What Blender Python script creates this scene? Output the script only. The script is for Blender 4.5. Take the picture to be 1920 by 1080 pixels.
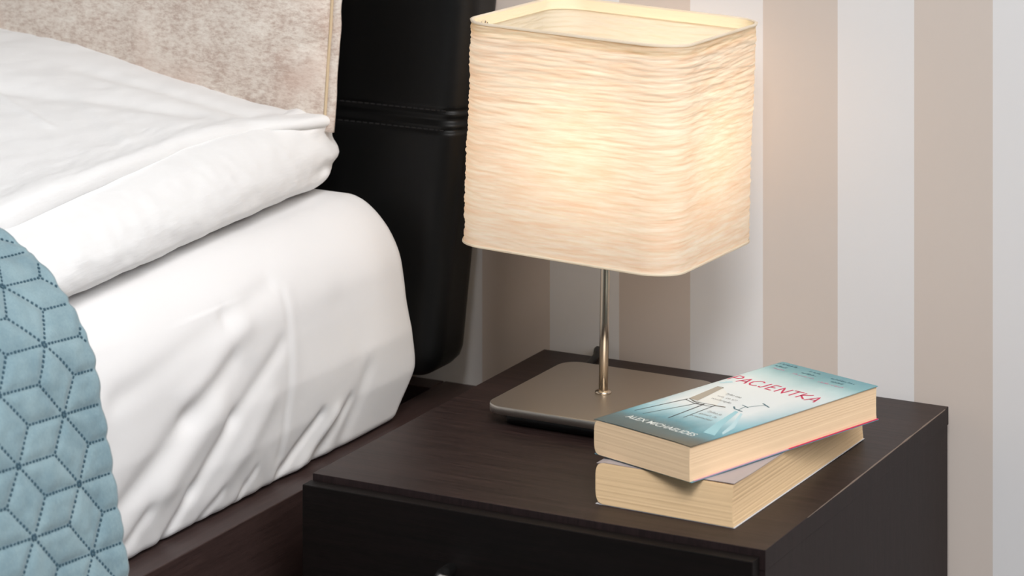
import bpy, bmesh, math, random
from mathutils import Vector, Matrix, noise
random.seed(7)
SC = bpy.context.scene
for o in list(bpy.data.objects): bpy.data.objects.remove(o)
COL = SC.collection

# ------------------------------------------------------------------ camera
TH = math.radians(27.5475)
cam_d = bpy.data.cameras.new('camera'); cam = bpy.data.objects.new('camera', cam_d); COL.objects.link(cam)
cam.location = (1.2588, -2.0595, 1.21); cam.rotation_euler = (math.radians(90), 0, TH)
cam_d.lens = 103.2; cam_d.sensor_width = 36; cam_d.shift_y = -0.72396
cam_d.clip_start = 0.05; cam_d.clip_end = 30
cam_d.dof.use_dof = True; cam_d.dof.focus_distance = 2.50; cam_d.dof.aperture_fstop = 10
SC.camera = cam

# ------------------------------------------------------------------ world, lights, exposure
SC.view_settings.view_transform = 'Standard'; SC.view_settings.look = 'None'
SC.view_settings.gamma = 1; SC.view_settings.use_curve_mapping = False
SC.view_settings.exposure = 0.34
w = bpy.data.worlds.new('world'); SC.world = w; w.use_nodes = True
w.node_tree.nodes['Background'].inputs[0].default_value = (0.80, 0.88, 1.0, 1)
w.node_tree.nodes['Background'].inputs[1].default_value = 1.0

def area(name, loc, tgt, sx, sy, power, col):
    l = bpy.data.lights.new(name, 'AREA'); l.shape = 'RECTANGLE'; l.size = sx; l.size_y = sy; l.energy = power; l.color = col
    o = bpy.data.objects.new(name, l); COL.objects.link(o); o.location = loc
    o.rotation_euler = (Vector(tgt) - Vector(loc)).to_track_quat('-Z', 'Y').to_euler(); return o
area('right_fill', (2.05, -1.20, 2.10), (0.1, 0.1, 0.6), 1.0, 1.0, 17, (0.97, 0.985, 1.0))  # soft fill added for the right-facing sides, hung inside the room
area('ceiling_light', (1.15, -1.45, 2.42), (0.05, 0.15, 0.6), 0.9, 0.9, 53, (1.0, 0.99, 0.98))

# ------------------------------------------------------------------ helpers
def lin(c):
    c = c / 255.0
    return c / 12.92 if c <= 0.04045 else ((c + 0.055) / 1.055) ** 2.4
def rgb(r, g, b): return (lin(r), lin(g), lin(b), 1)

class NT:
    def __init__(s, name):
        s.m = bpy.data.materials.new(name); s.m.use_nodes = True
        s.t = s.m.node_tree; s.b = s.t.nodes['Principled BSDF']; s.o = s.t.nodes['Material Output']
    def n(s, typ, **kw):
        nd = s.t.nodes.new(typ)
        for k, v in kw.items():
            if k.startswith('i_'):
                key = k[2:]; key = int(key) if key.isdigit() else key.replace('_', ' ')
                nd.inputs[key].default_value = v
            else: setattr(nd, k, v)
        return nd
    def l(s, a, b): s.t.links.new(a, b)
    def tex(s, scale=(1, 1, 1), rot=(0, 0, 0)):
        tc = s.n('ShaderNodeTexCoord'); mp = s.n('ShaderNodeMapping'); s.l(tc.outputs['Object'], mp.inputs[0])
        mp.inputs['Scale'].default_value = scale; mp.inputs['Rotation'].default_value = rot
        return mp.outputs[0]
    def noise(s, scale=5, detail=3, sc=(1, 1, 1), rough=0.5, rot=(0, 0, 0)):
        nd = s.n('ShaderNodeTexNoise'); s.l(s.tex(sc, rot), nd.inputs['Vector'])
        nd.inputs['Scale'].default_value = scale; nd.inputs['Detail'].default_value = detail; nd.inputs['Roughness'].default_value = rough
        return nd.outputs[0]
    def ramp(s, fac, stops):
        r = s.n('ShaderNodeValToRGB'); s.l(fac, r.inputs[0]); e = r.color_ramp.elements
        while len(e) < len(stops): e.new(0.5)
        for el, (p, c) in zip(e, stops): el.position = p; el.color = c
        return r.outputs[0]
    def mix(s, fac, a, b, mode='MIX'):
        m = s.n('ShaderNodeMix', data_type='RGBA', blend_type=mode)
        for sock, v in ((m.inputs[0], fac), (m.inputs[6], a), (m.inputs[7], b)):
            if isinstance(v, (float, int, tuple)): sock.default_value = v
            else: s.l(v, sock)
        return m.outputs[2]
    def math(s, op, a, b=0.0, c=0.0):
        m = s.n('ShaderNodeMath', operation=op)
        for i, v in enumerate((a, b, c)):
            if isinstance(v, (float, int)): m.inputs[i].default_value = v
            else: s.l(v, m.inputs[i])
        return m.outputs[0]
    def bump(s, h, strength=0.3, dist=0.001):
        b = s.n('ShaderNodeBump'); b.inputs['Strength'].default_value = strength; b.inputs['Distance'].default_value = dist
        s.l(h, b.inputs['Height']); s.l(b.outputs[0], s.b.inputs['Normal']); return b
    def base(s, v):
        if isinstance(v, tuple): s.b.inputs['Base Color'].default_value = v
        else: s.l(v, s.b.inputs['Base Color'])
    def set(s, **kw):
        for k, v in kw.items(): s.b.inputs[k.replace('_', ' ')].default_value = v

def simple(name, col, rough=0.6, metal=0.0, spec=0.5):
    m = NT(name); m.base(col); m.set(Roughness=rough, Metallic=metal, Specular_IOR_Level=spec); return m.m

def link(name, me, mat, parent=None, smooth=False):
    o = bpy.data.objects.new(name, me); COL.objects.link(o)
    if mat: me.materials.append(mat)
    if parent: o.parent = parent
    if smooth:
        me.polygons.foreach_set('use_smooth', [True] * len(me.polygons))
    me.update(); return o
def mk(name, v, f, mat, parent=None, smooth=False):
    me = bpy.data.meshes.new(name); me.from_pydata([tuple(p) for p in v], [], f); me.validate()
    return link(name, me, mat, parent, smooth)
def fin(name, bm, mat, parent=None, smooth=False):
    me = bpy.data.meshes.new(name); bmesh.ops.recalc_face_normals(bm, faces=bm.faces); bm.to_mesh(me); bm.free()
    return link(name, me, mat, parent, smooth)
def tag(o, label=None, cat=None, group=None, kind=None):
    for k, v in (('label', label), ('category', cat), ('group', group), ('kind', kind)):
        if v: o[k] = v
    return o
def empty(name, loc, label, cat, rz=0, kind=None):
    o = bpy.data.objects.new(name, None); COL.objects.link(o); o.location = loc; o.rotation_euler = (0, 0, rz)
    o.empty_display_size = 0.05
    return tag(o, label, cat, kind=kind)
def box(bm, a, b, bev=0.0, seg=2):
    r = bmesh.ops.create_cube(bm, size=1.0); vs = r['verts']
    for v in vs: v.co = Vector([a[i] + (v.co[i] + 0.5) * (b[i] - a[i]) for i in range(3)])
    if bev > 0:
        es = list({e for v in vs for e in v.link_edges})
        bmesh.ops.bevel(bm, geom=es, offset=bev, segments=seg, affect='EDGES', profile=0.5)
def bx(name, a, b, mat, parent=None, bev=0.0, seg=2):
    bm = bmesh.new(); box(bm, a, b, bev, seg); return fin(name, bm, mat, parent, bev > 0 and seg > 2)
def tube_v(pts, r, n=12, cap=True):
    V = []; Fc = []; pts = [Vector(p) for p in pts]; prev = None
    for i, p in enumerate(pts):
        t = (pts[min(i + 1, len(pts) - 1)] - pts[max(i - 1, 0)]).normalized()
        a = Vector((0, 0, 1)) if abs(t.z) < 0.9 else Vector((1, 0, 0))
        if prev is None: u = t.cross(a).normalized()
        else: u = (prev - t * prev.dot(t)).normalized()
        prev = u; v = t.cross(u); rr = r[i] if isinstance(r, (list, tuple)) else r
        for k in range(n):
            an = 2 * math.pi * k / n; V.append(p + (u * math.cos(an) + v * math.sin(an)) * rr)
        if i:
            for k in range(n): Fc.append(((i - 1) * n + k, (i - 1) * n + (k + 1) % n, i * n + (k + 1) % n, i * n + k))
    if cap: Fc.append(tuple(range(n))[::-1]); Fc.append(tuple((len(pts) - 1) * n + k for k in range(n)))
    return V, Fc
def tube(name, pts, r, mat, parent=None, n=12): V, Fc = tube_v(pts, r, n); return mk(name, V, Fc, mat, parent, True)
def lathe(name, prof, mat, parent=None, n=40, loc=(0, 0, 0)):
    V = []; Fc = []
    for i, (r, z) in enumerate(prof):
        for k in range(n):
            a = 2 * math.pi * k / n; V.append((loc[0] + r * math.cos(a), loc[1] + r * math.sin(a), loc[2] + z))
        if i:
            for k in range(n): Fc.append(((i - 1) * n + k, (i - 1) * n + (k + 1) % n, i * n + (k + 1) % n, i * n + k))
    Fc.append(tuple(range(n))[::-1]); Fc.append(tuple((len(prof) - 1) * n + k for k in range(n)))
    return mk(name, V, Fc, mat, parent, True)
def steps(*segs):
    out = []
    for a, b, st in segs:
        n = max(1, round((b - a) / st))
        for k in range(n): out.append(a + (b - a) * k / n)
    out.append(segs[-1][1]); return out
def rbox(xs, ys, zs, r, deform=None, rlow=None):
    """rounded box on a free grid; r = radii (rx, ry, rz)"""
    lo = (xs[0], ys[0], zs[0]); hi = (xs[-1], ys[-1], zs[-1]); V = []; F = []; key = {}; rtop = r
    def vert(i, j, k):
        q = (i, j, k)
        if q not in key:
            p = (xs[i], ys[j], zs[k]); dd = []; inn = []; r = rtop
            if rlow: t = sm(.2, .6, (p[2] - lo[2]) / (hi[2] - lo[2])); r = [rlow[q_] + (rtop[q_] - rlow[q_]) * t for q_ in range(3)]
            for a in range(3):
                c = min(max(p[a], lo[a] + r[a]), hi[a] - r[a]); inn.append(c); dd.append((p[a] - c) / r[a])
            d = Vector(dd)
            if d.length > 1e-9: d.normalize()
            p = Vector([inn[a] + d[a] * r[a] for a in range(3)])
            key[q] = len(V); V.append(deform(p) if deform else p)
        return key[q]
    nx, ny, nz = len(xs) - 1, len(ys) - 1, len(zs) - 1
    for i in range(nx):
        for j in range(ny):
            F.append((vert(i, j, 0), vert(i, j + 1, 0), vert(i + 1, j + 1, 0), vert(i + 1, j, 0)))
            F.append((vert(i, j, nz), vert(i + 1, j, nz), vert(i + 1, j + 1, nz), vert(i, j + 1, nz)))
    for i in range(nx):
        for k in range(nz):
            F.append((vert(i, 0, k), vert(i + 1, 0, k), vert(i + 1, 0, k + 1), vert(i, 0, k + 1)))
            F.append((vert(i, ny, k), vert(i, ny, k + 1), vert(i + 1, ny, k + 1), vert(i + 1, ny, k)))
    for j in range(ny):
        for k in range(nz):
            F.append((vert(0, j, k), vert(0, j, k + 1), vert(0, j + 1, k + 1), vert(0, j + 1, k)))
            F.append((vert(nx, j, k), vert(nx, j + 1, k), vert(nx, j + 1, k + 1), vert(nx, j, k + 1)))
    return V, F
def lerp(t, tab):
    if t <= tab[0][0]: return tab[0][1]
    for (a, va), (b, vb) in zip(tab, tab[1:]):
        if t <= b: return va + (vb - va) * (t - a) / (b - a)
    return tab[-1][1]
def sm(e0, e1, x):
    t = min(1, max(0, (x - e0) / (e1 - e0))); return t * t * (3 - 2 * t)
def seg_d(p, a, b):
    """distance to segment and parameter"""
    abx, aby = b[0] - a[0], b[1] - a[1]; L2 = abx * abx + aby * aby
    t = ((p[0] - a[0]) * abx + (p[1] - a[1]) * aby) / L2; tc = min(1, max(0, t))
    return math.hypot(p[0] - a[0] - abx * tc, p[1] - a[1] - aby * tc), tc, (abx * (p[1] - a[1]) - aby * (p[0] - a[0])) / math.sqrt(L2)
def nz3(x, y, z): return noise.noise(Vector((x, y, z)))

# ------------------------------------------------------------------ materials
def wood(name, c1, c2, rough, rot=(0, 0, 0), sc=(4, 90, 90), spec=0.5):
    m = NT(name)
    g = m.noise(3.0, 6, sc, 0.65, rot); g2 = m.noise(9.0, 4, (sc[0] * 1.5, sc[1] * 2.5, sc[2] * 2.5), 0.6, rot)
    f = m.mix(0.5, g, g2)
    m.base(m.ramp(f, [(0.40, c1), (0.60, c2)]))
    rr = m.n('ShaderNodeMapRange'); m.l(g2, rr.inputs[0]); rr.inputs[3].default_value = rough - 0.07; rr.inputs[4].default_value = rough + 0.10
    m.l(rr.outputs[0], m.b.inputs['Roughness']); m.set(Specular_IOR_Level=spec)
    m.bump(g2, 0.25, 0.0004); return m.m
M = {}
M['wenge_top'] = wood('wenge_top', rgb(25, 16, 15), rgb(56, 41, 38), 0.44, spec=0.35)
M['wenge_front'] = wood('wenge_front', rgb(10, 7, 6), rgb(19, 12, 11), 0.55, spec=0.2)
M['wenge_side'] = wood('wenge_side', rgb(27, 18, 18), rgb(41, 29, 29), 0.55, sc=(90, 90, 5), spec=0.3)
M['rail'] = wood('rail_wood', rgb(50, 36, 34), rgb(66, 50, 47), 0.45, sc=(90, 4, 90))
M['dark'] = simple('dark_board', rgb(20, 15, 14), 0.6)
M['worn_glint'] = simple('worn_edge_glint', rgb(120, 104, 92), 0.6)

m = NT('leather'); m.base(rgb(8, 8, 8)); m.set(Roughness=0.42, Specular_IOR_Level=0.3)
m.bump(m.noise(420, 3), 0.15, 0.0004); M['leather'] = m.m
M['leather_thread'] = simple('leather_thread', rgb(30, 28, 28), 0.7)

m = NT('white_cotton'); m.set(Roughness=0.9, Specular_IOR_Level=0.2, Sheen_Weight=0.15)
m.base(rgb(238, 237, 237)); m.bump(m.noise(60, 4, (1, 1, 1)), 0.12, 0.002); M['sheet'] = m.m
m = NT('crinkled_cotton'); m.set(Roughness=0.9, Specular_IOR_Level=0.2, Sheen_Weight=0.15)
m.base(rgb(238, 238, 238)); m.bump(m.noise(70, 4, (0.7, 0.25, 1.4), rot=(0, 0, 0.25)), 0.35, 0.003); M['duvet'] = m.m

m = NT('beige_chenille'); m.set(Roughness=0.95, Specular_IOR_Level=0.1, Sheen_Weight=0.2)
n1 = m.noise(26, 5, (1, 1, 1), 0.7); n2 = m.noise(130, 3, (1, 1, 2.2), 0.8); n3 = m.noise(14, 2)
c = m.ramp(m.mix(0.55, n1, n2), [(0.38, rgb(186, 166, 154)), (0.50, rgb(214, 202, 191)), (0.62, rgb(228, 220, 210))])
c = m.mix(m.ramp(n3, [(0.52, (0, 0, 0, 1)), (0.80, (.6, .6, .6, 1))]), c, rgb(204, 176, 162))
m.base(c); m.bump(n2, 0.5, 0.0015); M['chenille'] = m.m
M['piping'] = simple('piping_cord', rgb(206, 184, 152), 0.85, spec=0.2)

m = NT('blue_quilt_cotton'); m.set(Roughness=0.88, Specular_IOR_Level=0.2, Sheen_Weight=0.2)
q1 = m.noise(34, 4, (1, 1, 1), 0.6); q2 = m.noise(900, 2, (1, 1, 0.4))
m.base(m.mix(0.25, m.ramp(q1, [(0.3, rgb(118, 145, 156)), (0.7, rgb(146, 170, 177))]), m.ramp(q2, [(0.3, rgb(108, 136, 148)), (0.7, rgb(152, 175, 182))])))
m.bump(q1, 0.5, 0.002); M['quilt'] = m.m
M['thread'] = simple('quilt_stitch_hollow', rgb(66, 92, 106), 0.95, spec=0.1)

m = NT('brushed_nickel'); m.base(rgb(190, 183, 174)); m.set(Metallic=1.0, Roughness=0.42)
b = m.noise(60, 3, (2, 60, 2)); m.bump(b, 0.06, 0.0003); M['nickel'] = m.m
m = NT('polished_nickel'); m.base(rgb(196, 182, 164)); m.set(Metallic=1.0, Roughness=0.25); M['pole'] = m.m
M['black'] = simple('black_plastic', rgb(14, 13, 13), 0.5)
M['chrome'] = simple('chrome', rgb(200, 200, 200), 0.22, 1.0)

# crinkled paper shade: thin, lets the bulb shine through
def shade_mat(name, c1, c2, tr=0.5):
    m = NT(name); m.t.nodes.remove(m.b)
    n1 = m.noise(16, 5, (1, 1, 9), 0.65); n2 = m.noise(40, 3, (0.8, 0.8, 9), 0.6)
    col = m.ramp(m.mix(0.5, n1, n2), [(0.36, c1), (0.60, c2)])
    d = m.n('ShaderNodeBsdfDiffuse'); t = m.n('ShaderNodeBsdfTranslucent'); x = m.n('ShaderNodeMixShader'); x.inputs[0].default_value = tr
    g = m.n('ShaderNodeNewGeometry'); m.l(m.mix(g.outputs['Backfacing'], col, rgb(252, 244, 224)), d.inputs[0]); m.l(col, t.inputs[0]); bp = m.n('ShaderNodeBump'); bp.inputs['Strength'].default_value = 0.5; bp.inputs['Distance'].default_value = 0.001
    m.l(n2, bp.inputs['Height']); m.l(bp.outputs[0], d.inputs['Normal']); m.l(bp.outputs[0], t.inputs['Normal'])
    m.l(d.outputs[0], x.inputs[1]); m.l(t.outputs[0], x.inputs[2]); m.l(x.outputs[0], m.o.inputs[0]); return m.m
M['shade'] = shade_mat('crinkled_paper', rgb(246, 218, 194), rgb(252, 241, 226))
M['rim'] = shade_mat('rim_tape', rgb(246, 232, 210), rgb(252, 242, 226), 0.35)
m = NT('bulb_glass'); m.base((1, 0.9, 0.7, 1)); m.b.inputs['Emission Color'].default_value = (1.0, 0.81, 0.58, 1); m.b.inputs['Emission Strength'].default_value = 7.6; M['bulb'] = m.m

# wallpaper: vertical stripes 73 mm wide
m = NT('striped_wallpaper')
tc = m.n('ShaderNodeTexCoord'); sx = m.n('ShaderNodeSeparateXYZ'); m.l(tc.outputs['Object'], sx.inputs[0])
ph = m.math('FRACT', m.math('DIVIDE', m.math('ADD', sx.outputs[0], 14.5797), 0.1458))
st = m.math('GREATER_THAN', ph, 0.5)
m.base(m.mix(st, rgb(224, 223, 224), rgb(206, 195, 187)))
m.l(m.math('ADD', m.math('MULTIPLY', st, 0.2), 0.5), m.b.inputs['Roughness']); m.set(Specular_IOR_Level=0.35)
m.bump(m.noise(500, 2), 0.05, 0.0003); M['wallpaper'] = m.m
M['plaster'] = simple('plaster', rgb(130, 130, 132), 0.8)
M['ceil'] = simple('ceiling_paint', rgb(205, 205, 205), 0.9)
M['floor'] = wood('floor_boards', rgb(84, 76, 70), rgb(112, 102, 94), 0.4, sc=(3, 30, 30))
M['white_paint'] = simple('white_paint', rgb(235, 235, 232), 0.4)
M['glass'] = NT('window_glass'); M['glass'].set(Transmission_Weight=1.0, Roughness=0.0, IOR=1.1); M['glass'] = M['glass'].m

# ------------------------------------------------------------------ room shell
YW = 0.431
X0, X1, YF, ZC = -2.1, 2.3, -3.2, 2.55
def struct(o): o['kind'] = 'structure'; return o
struct(bx('floor', (X0 - .1, YF - .1, -.05), (X1 + .1, YW + .1, 0), M['floor']))
struct(bx('ceiling', (X0 - .1, YF - .1, ZC), (X1 + .1, YW + .1, ZC + .05), M['ceil']))
struct(bx('wall_back', (X0 - .1, YW, 0), (X1 + .1, YW + .1, ZC), M['wallpaper']))
struct(bx('wall_left', (X0 - .1, YF, 0), (X0, YW, ZC), M['plaster']))
struct(bx('wall_front', (X0 - .1, YF - .1, 0), (X1 + .1, YF, ZC), M['plaster']))
wy0, wy1, wz0, wz1 = -1.75, -0.15, 0.85, 2.15
bm = bmesh.new()
box(bm, (X1, YF, 0), (X1 + .1, wy0, ZC)); box(bm, (X1, wy1, 0), (X1 + .1, YW, ZC))
box(bm, (X1, wy0, 0), (X1 + .1, wy1, wz0)); box(bm, (X1, wy0, wz1), (X1 + .1, wy1, ZC))
struct(fin('wall_right', bm, M['plaster']))
bm = bmesh.new()
box(bm, (X1 + .02, wy0, wz0), (X1 + .08, wy0 + .05, wz1)); box(bm, (X1 + .02, wy1 - .05, wz0), (X1 + .08, wy1, wz1))
box(bm, (X1 + .02, wy0 + .05, wz0), (X1 + .08, wy1 - .05, wz0 + .05)); box(bm, (X1 + .02, wy0 + .05, wz1 - .05), (X1 + .08, wy1 - .05, wz1))
box(bm, (X1 + .03, -.975, wz0 + .05), (X1 + .07, -.925, wz1 - .05))
win = struct(fin('window_1', bm, M['white_paint']))
bx('pane', (X1 + .048, wy0 + .05, wz0 + .05), (X1 + .052, -.975, wz1 - .05), M['glass'], win)
bx('pane', (X1 + .048, -.925, wz0 + .05), (X1 + .052, wy1 - .05, wz1 - .05), M['glass'], win)
struct(bx('baseboard_back', (X0, YW - .010, 0), (X1, YW, .07), M['white_paint'], None, .002))

# ------------------------------------------------------------------ nightstand
ZT = 0.45
ns = empty('nightstand', (0, 0, 0), 'dark brown wood-grain nightstand with flat top, beside the white bed', 'nightstand')
ns.location = (0.2, 0.21, 0)
def nsb(name, a, b, mat, bev=0.0006, par=ns):
    a = (a[0] - .2, a[1] - .21, a[2]); b = (b[0] - .2, b[1] - .21, b[2]); return bx(name, a, b, mat, par, bev, 2)
top = nsb('top_panel', (0, 0, .434), (.401, .4195, ZT), M['wenge_top'], .0005)
top.data.materials.append(M['wenge_side'])
for p in top.data.polygons:
    if p.normal.z < .5: p.material_index = 1
nsb('side_panel', (.3835, .0005, 0), (.4006, .4175, .43395), M['wenge_side'], .0001)
nsb('side_panel', (.0005, .0005, 0), (.0175, .4175, .4335), M['wenge_side'])
nsb('back_panel', (.018, .410, .02), (.383, .4175, .4335), M['dark'])
nsb('bottom_panel', (.018, .02, .05), (.383, .409, .066), M['dark'])
nsb('plinth', (.018, .015, 0), (.383, .03, .0495), M['wenge_front'])
for z0, z1 in ((.252, .4447), (.055, .249)):
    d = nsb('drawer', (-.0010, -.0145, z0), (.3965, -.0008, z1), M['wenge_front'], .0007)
    zc = .3985 if z0 > .2 else .200
    pts = [(-.062, -.224, zc), (-.062, -.240, zc), (-.060, -.247, zc), (-.054, -.2505, zc)] + [(-.05 + .1 * k / 10, -.252, zc) for k in range(11)] + [(.054, -.2505, zc), (.060, -.247, zc), (.062, -.240, zc), (.062, -.224, zc)]
    h = tube('handle', pts, .0048, M['chrome'], d, 14); h['label'] = 'shiny silver bar handle'
# pale worn stretch of the right top edge, its highlight painted into the colour
V = []; Fc = []
ys = steps((.085, .41, .004)); random.seed(3)
for y in ys:
    wd = .0001 + .0007 * max(0, nz3(y * 40, 2, 0) + .25) * sm(.085, .16, y) * (1 - sm(.36, .41, y)) + .0003 * sm(.1, .2, y)
    V += [(.2012 - wd, y - .21, ZT + .00012), (.20125, y - .21, ZT - .0003), (.20125, y - .21, ZT - .0003 - wd)]
for i in range(len(ys) - 1):
    for k in range(2): Fc.append((i * 3 + k, i * 3 + k + 1, i * 3 + k + 4, i * 3 + k + 3))
o = mk('worn_edge_glint', V, Fc, M['worn_glint'], top); o['label'] = 'pale scuffed stretch of the edge with painted highlight'

# ------------------------------------------------------------------ bed: frame and headboard
bed = empty('bed', (-.80, -.6, 0), 'dark wooden bed frame with black padded leather headboard against striped wall', 'bed')
def bb(name, a, b, mat, bev=.001, par=bed):
    a = (a[0] + .80, a[1] + .6, a[2]); b = (b[0] + .80, b[1] + .6, b[2]); return bx(name, a, b, mat, par, bev, 2)
bb('side_rail', (-.112, -1.70, .16), (-.062, .4285, .403), M['rail'])
bb('side_rail', (-1.54, -1.70, .16), (-1.49, .4285, .403), M['rail'])
bb('end_rail', (-1.489, -1.70, .16), (-.113, -1.65, .403), M['rail'])
bb('bed_base', (-1.489, -1.649, .36), (-.113, .40, .385), M['dark'])
bb('head_rail', (-1.489, .401, .16), (-.113, .4285, .403), M['rail'])
for x in (-.11, -1.54):
    for y in (-1.69, .36): bb('leg', (x, y, 0), (x + .048, y + .05, .1595), M['wenge_front'])
SEAM = .672
def hb(p):
    x, y, z = p
    lean = (z - .44) * .125
    y2 = y + lean
    rightness = sm(-.30, -.07, x)
    x2 = x + rightness * (.004 + (z - .44) * .045)
    # horizontal double seam
    g = -.0022 * math.exp(-((z - SEAM) / .0035) ** 2) - .0018 * math.exp(-((z - SEAM - .009) / .002) ** 2) - .0018 * math.exp(-((z - SEAM + .009) / .002) ** 2)
    puff = .004 * math.cos((z - SEAM) * 2 * math.pi / .46 + math.pi)
    if y < .37: y2 -= puff + g
    if x > -.09: x2 += g
    y2 += .0012 * nz3(x * 9, z * 9, 3)
    y2 = min(y2, .4300)
    return Vector((x2 + .80, y2 + .6, z))
V, F_ = rbox(steps((-1.56, -.6, .06), (-.6, -.12, .02), (-.12, -.066, .004)), steps((.3150, .3850, .0045)), steps((.437, .64, .01), (.64, .70, .0015), (.70, 1.15, .02)), (.025, .02, .02), hb)
hbo = mk('headboard', V, F_, M['leather'], bed, True); hbo['label'] = 'black padded leather headboard with a horizontal double seam'
V = []; Fc = []
for zz in (SEAM + .009, SEAM - .009):
    x = -.60
    while x < -.085:
        p = hb(Vector((x, .3150, zz))); q = hb(Vector((x + .0042, .3150, zz)))
        b0 = len(V); t = .0006
        for s in (p, q): V += [(s.x, s.y - .0005, s.z - t), (s.x, s.y - .0005, s.z + t), (s.x, s.y + .0006, s.z + t), (s.x, s.y + .0006, s.z - t)]
        Fc += [(b0, b0 + 1, b0 + 5, b0 + 4), (b0 + 1, b0 + 2, b0 + 6, b0 + 5), (b0 + 3, b0, b0 + 4, b0 + 7), (b0, b0 + 3, b0 + 2, b0 + 1), (b0 + 4, b0 + 5, b0 + 6, b0 + 7)]
        x += .0062
o = mk('seam_stitching', V, Fc, M['leather_thread'], hbo); o['kind'] = 'stuff'

# ------------------------------------------------------------------ mattress under a fitted sheet
def Y_(x, y): return x
FOLDS = [  # (Y, z) segments on the side face, depth, width   (negative = hollow)
    ((.069, .579), (-.006, .569), -.0045, .007), ((-.006, .569), (-.169, .543), -.0035, .009),
    ((-.006, .533), (-.074, .503), -.0050, .009), ((-.074, .503), (-.185, .440), -.0080, .011),
    ((.069, .529), (-.006, .485), -.0045, .007), ((-.006, .485), (-.055, .439), -.0070, .007), ((-.055, .439), (-.085, .408), -.0060, .005),
    ((.082, .570), (.079, .430), -.0018, .0035), ((.089, .570), (.088, .44), .0012, .006),
    ((.015, .560), (-.075, .520), .0040, .010), ((-.03, .50), (-.10, .455), .0050, .011), ((.05, .485), (-.02, .425), .0040, .010),
    ((.140, .450), (.085, .411), -.0065, .0045), ((.165, .445), (.120, .409), .0050, .006), ((.19, .45), (.15, .41), -.0050, .005),
    ((-.12, .440), (-.155, .412), -.004, .005), ((-.01, .425), (-.035, .408), -.0035, .004), ((.04, .43), (.02, .408), -.003, .003),
    ((.215, .470), (.190, .412), -.003, .008), ((.17, .545), (.20, .50), -.002, .012),
    ((-.20, .56), (-.30, .50), -.004, .012), ((-.20, .48), (-.30, .43), -.005, .010)]
def matt(p):
    x, y, z = p
    side = sm(-.16, -.085, x)
    # tuck in at the bottom, fuller in the middle
    prof = lerp(z, [(.400, -.017), (.42, -.012), (.45, -.004), (.49, .0), (.53, -.001), (.57, -.004), (.62, -.006)])
    nx = x + side * prof
    # head end leans in at the foot of the end face and is lower in the corner
    head = sm(.20, .315, y)
    y0_ = y; y = y - .018 * sm(.46, .40, z) * sm(.20, .31, y)
    nx -= side * head * .008 * sm(.50, .60, z)
    if side > 0:
        dd = 0
        for a, b, dep, wd in FOLDS:
            ds, t, _ = seg_d((y, z), a, b)
            if ds < wd * 3: dd += .62 * dep * math.exp(-(ds / (wd * 1.25)) ** 2)
        dd += .0022 * nz3(y * 16 + z * 9, z * 12 - y * 6, 1.3) * sm(.2, .0, abs(z - .5)) 
        dd += .0022 * nz3(y * 60 + z * 40, z * 10, 4.4) * sm(.450, .405, z) * sm(.20, .15, y)
        nx += side * dd
    z2 = z
    if z > .58: z2 += .003 * nz3(x * 8, y * 8, 0) - .012 * sm(-.12, -.7, x) * 0
    return Vector((nx, y, z2))
xs = steps((-1.47, -.5, .08), (-.5, -.18, .02), (-.18, -.072, .003)); ys = steps((-1.60, -.45, .09), (-.45, -.25, .02), (-.25, .3135, .0035)); zs = steps((.4035, .611, .0032))
V, F_ = rbox(xs, ys, zs, (.062, .035, .062), matt, (.010, .014, .008))
V = [(v.x + .80, v.y + .6, v.z - .386) for v in V]
mt = mk('mattress', V, F_, M['sheet'], None, True); mt.location = (-.80, -.6, .386)
tag(mt, 'mattress in a white wrinkled fitted sheet, bulging over the dark side rail', 'mattress')

# ------------------------------------------------------------------ duvet: lower and upper folded layers
dv = empty('duvet', (-.7, -.3, .61), 'folded white crinkled duvet piled on the mattress below the beige cushion', 'duvet')
def to_dv(v): return Vector((v.x + .7, v.y + .3, v.z - .61))
def lowd(p):
    x, y, z = p
    side = sm(-.26, -.15, x); k = (z - .612) / .073
    nx = x + side * lerp(y, [(-.9, .045), (-.25, .045), (-.10, .033), (.10, .016), (.25, .004), (.30, .0)])
    # belly hangs out low, set back above
    nx += side * lerp(k, [(0, -.004), (.25, .004), (.5, .002), (.8, -.006 + .010 * sm(.15, .28, y)), (1, -.010 + .014 * sm(.15, .28, y))])
    dz = lerp(y, [(-.9, -.010), (-.2, -.010), (.1, .0), (.3, .0)]) * k
    # gathers at the head corner
    hd = sm(.18, .30, y) * side
    nx += hd * (.0035 * math.sin(k * 17 + y * 20) + .003 * nz3(k * 6, y * 30, 2))
    dz += hd * .002 * math.sin(x * 220 + y * 60)
    nx += side * (.0030 * nz3(y * 14 + z * 30, z * 22, 5) + .0012 * nz3(y * 60, z * 90 + y * 40, 7))
    w = .0010 * nz3(x * 90, y * 30 + x * 30, 8)
    return to_dv(Vector((nx, y + .002 * nz3(x * 30, z * 40, 1), z + dz + w)))
V, F_ = rbox(steps((-1.42, -.5, .08), (-.5, -.22, .02), (-.22, -.145, .0035)), steps((-.95, -.42, .07), (-.42, -.25, .02), (-.25, .303, .0035)), steps((.612, .689, .0035)), (.034, .045, .037), lowd)
o = mk('lower_layer', V, F_, M['duvet'], dv, True)
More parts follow.
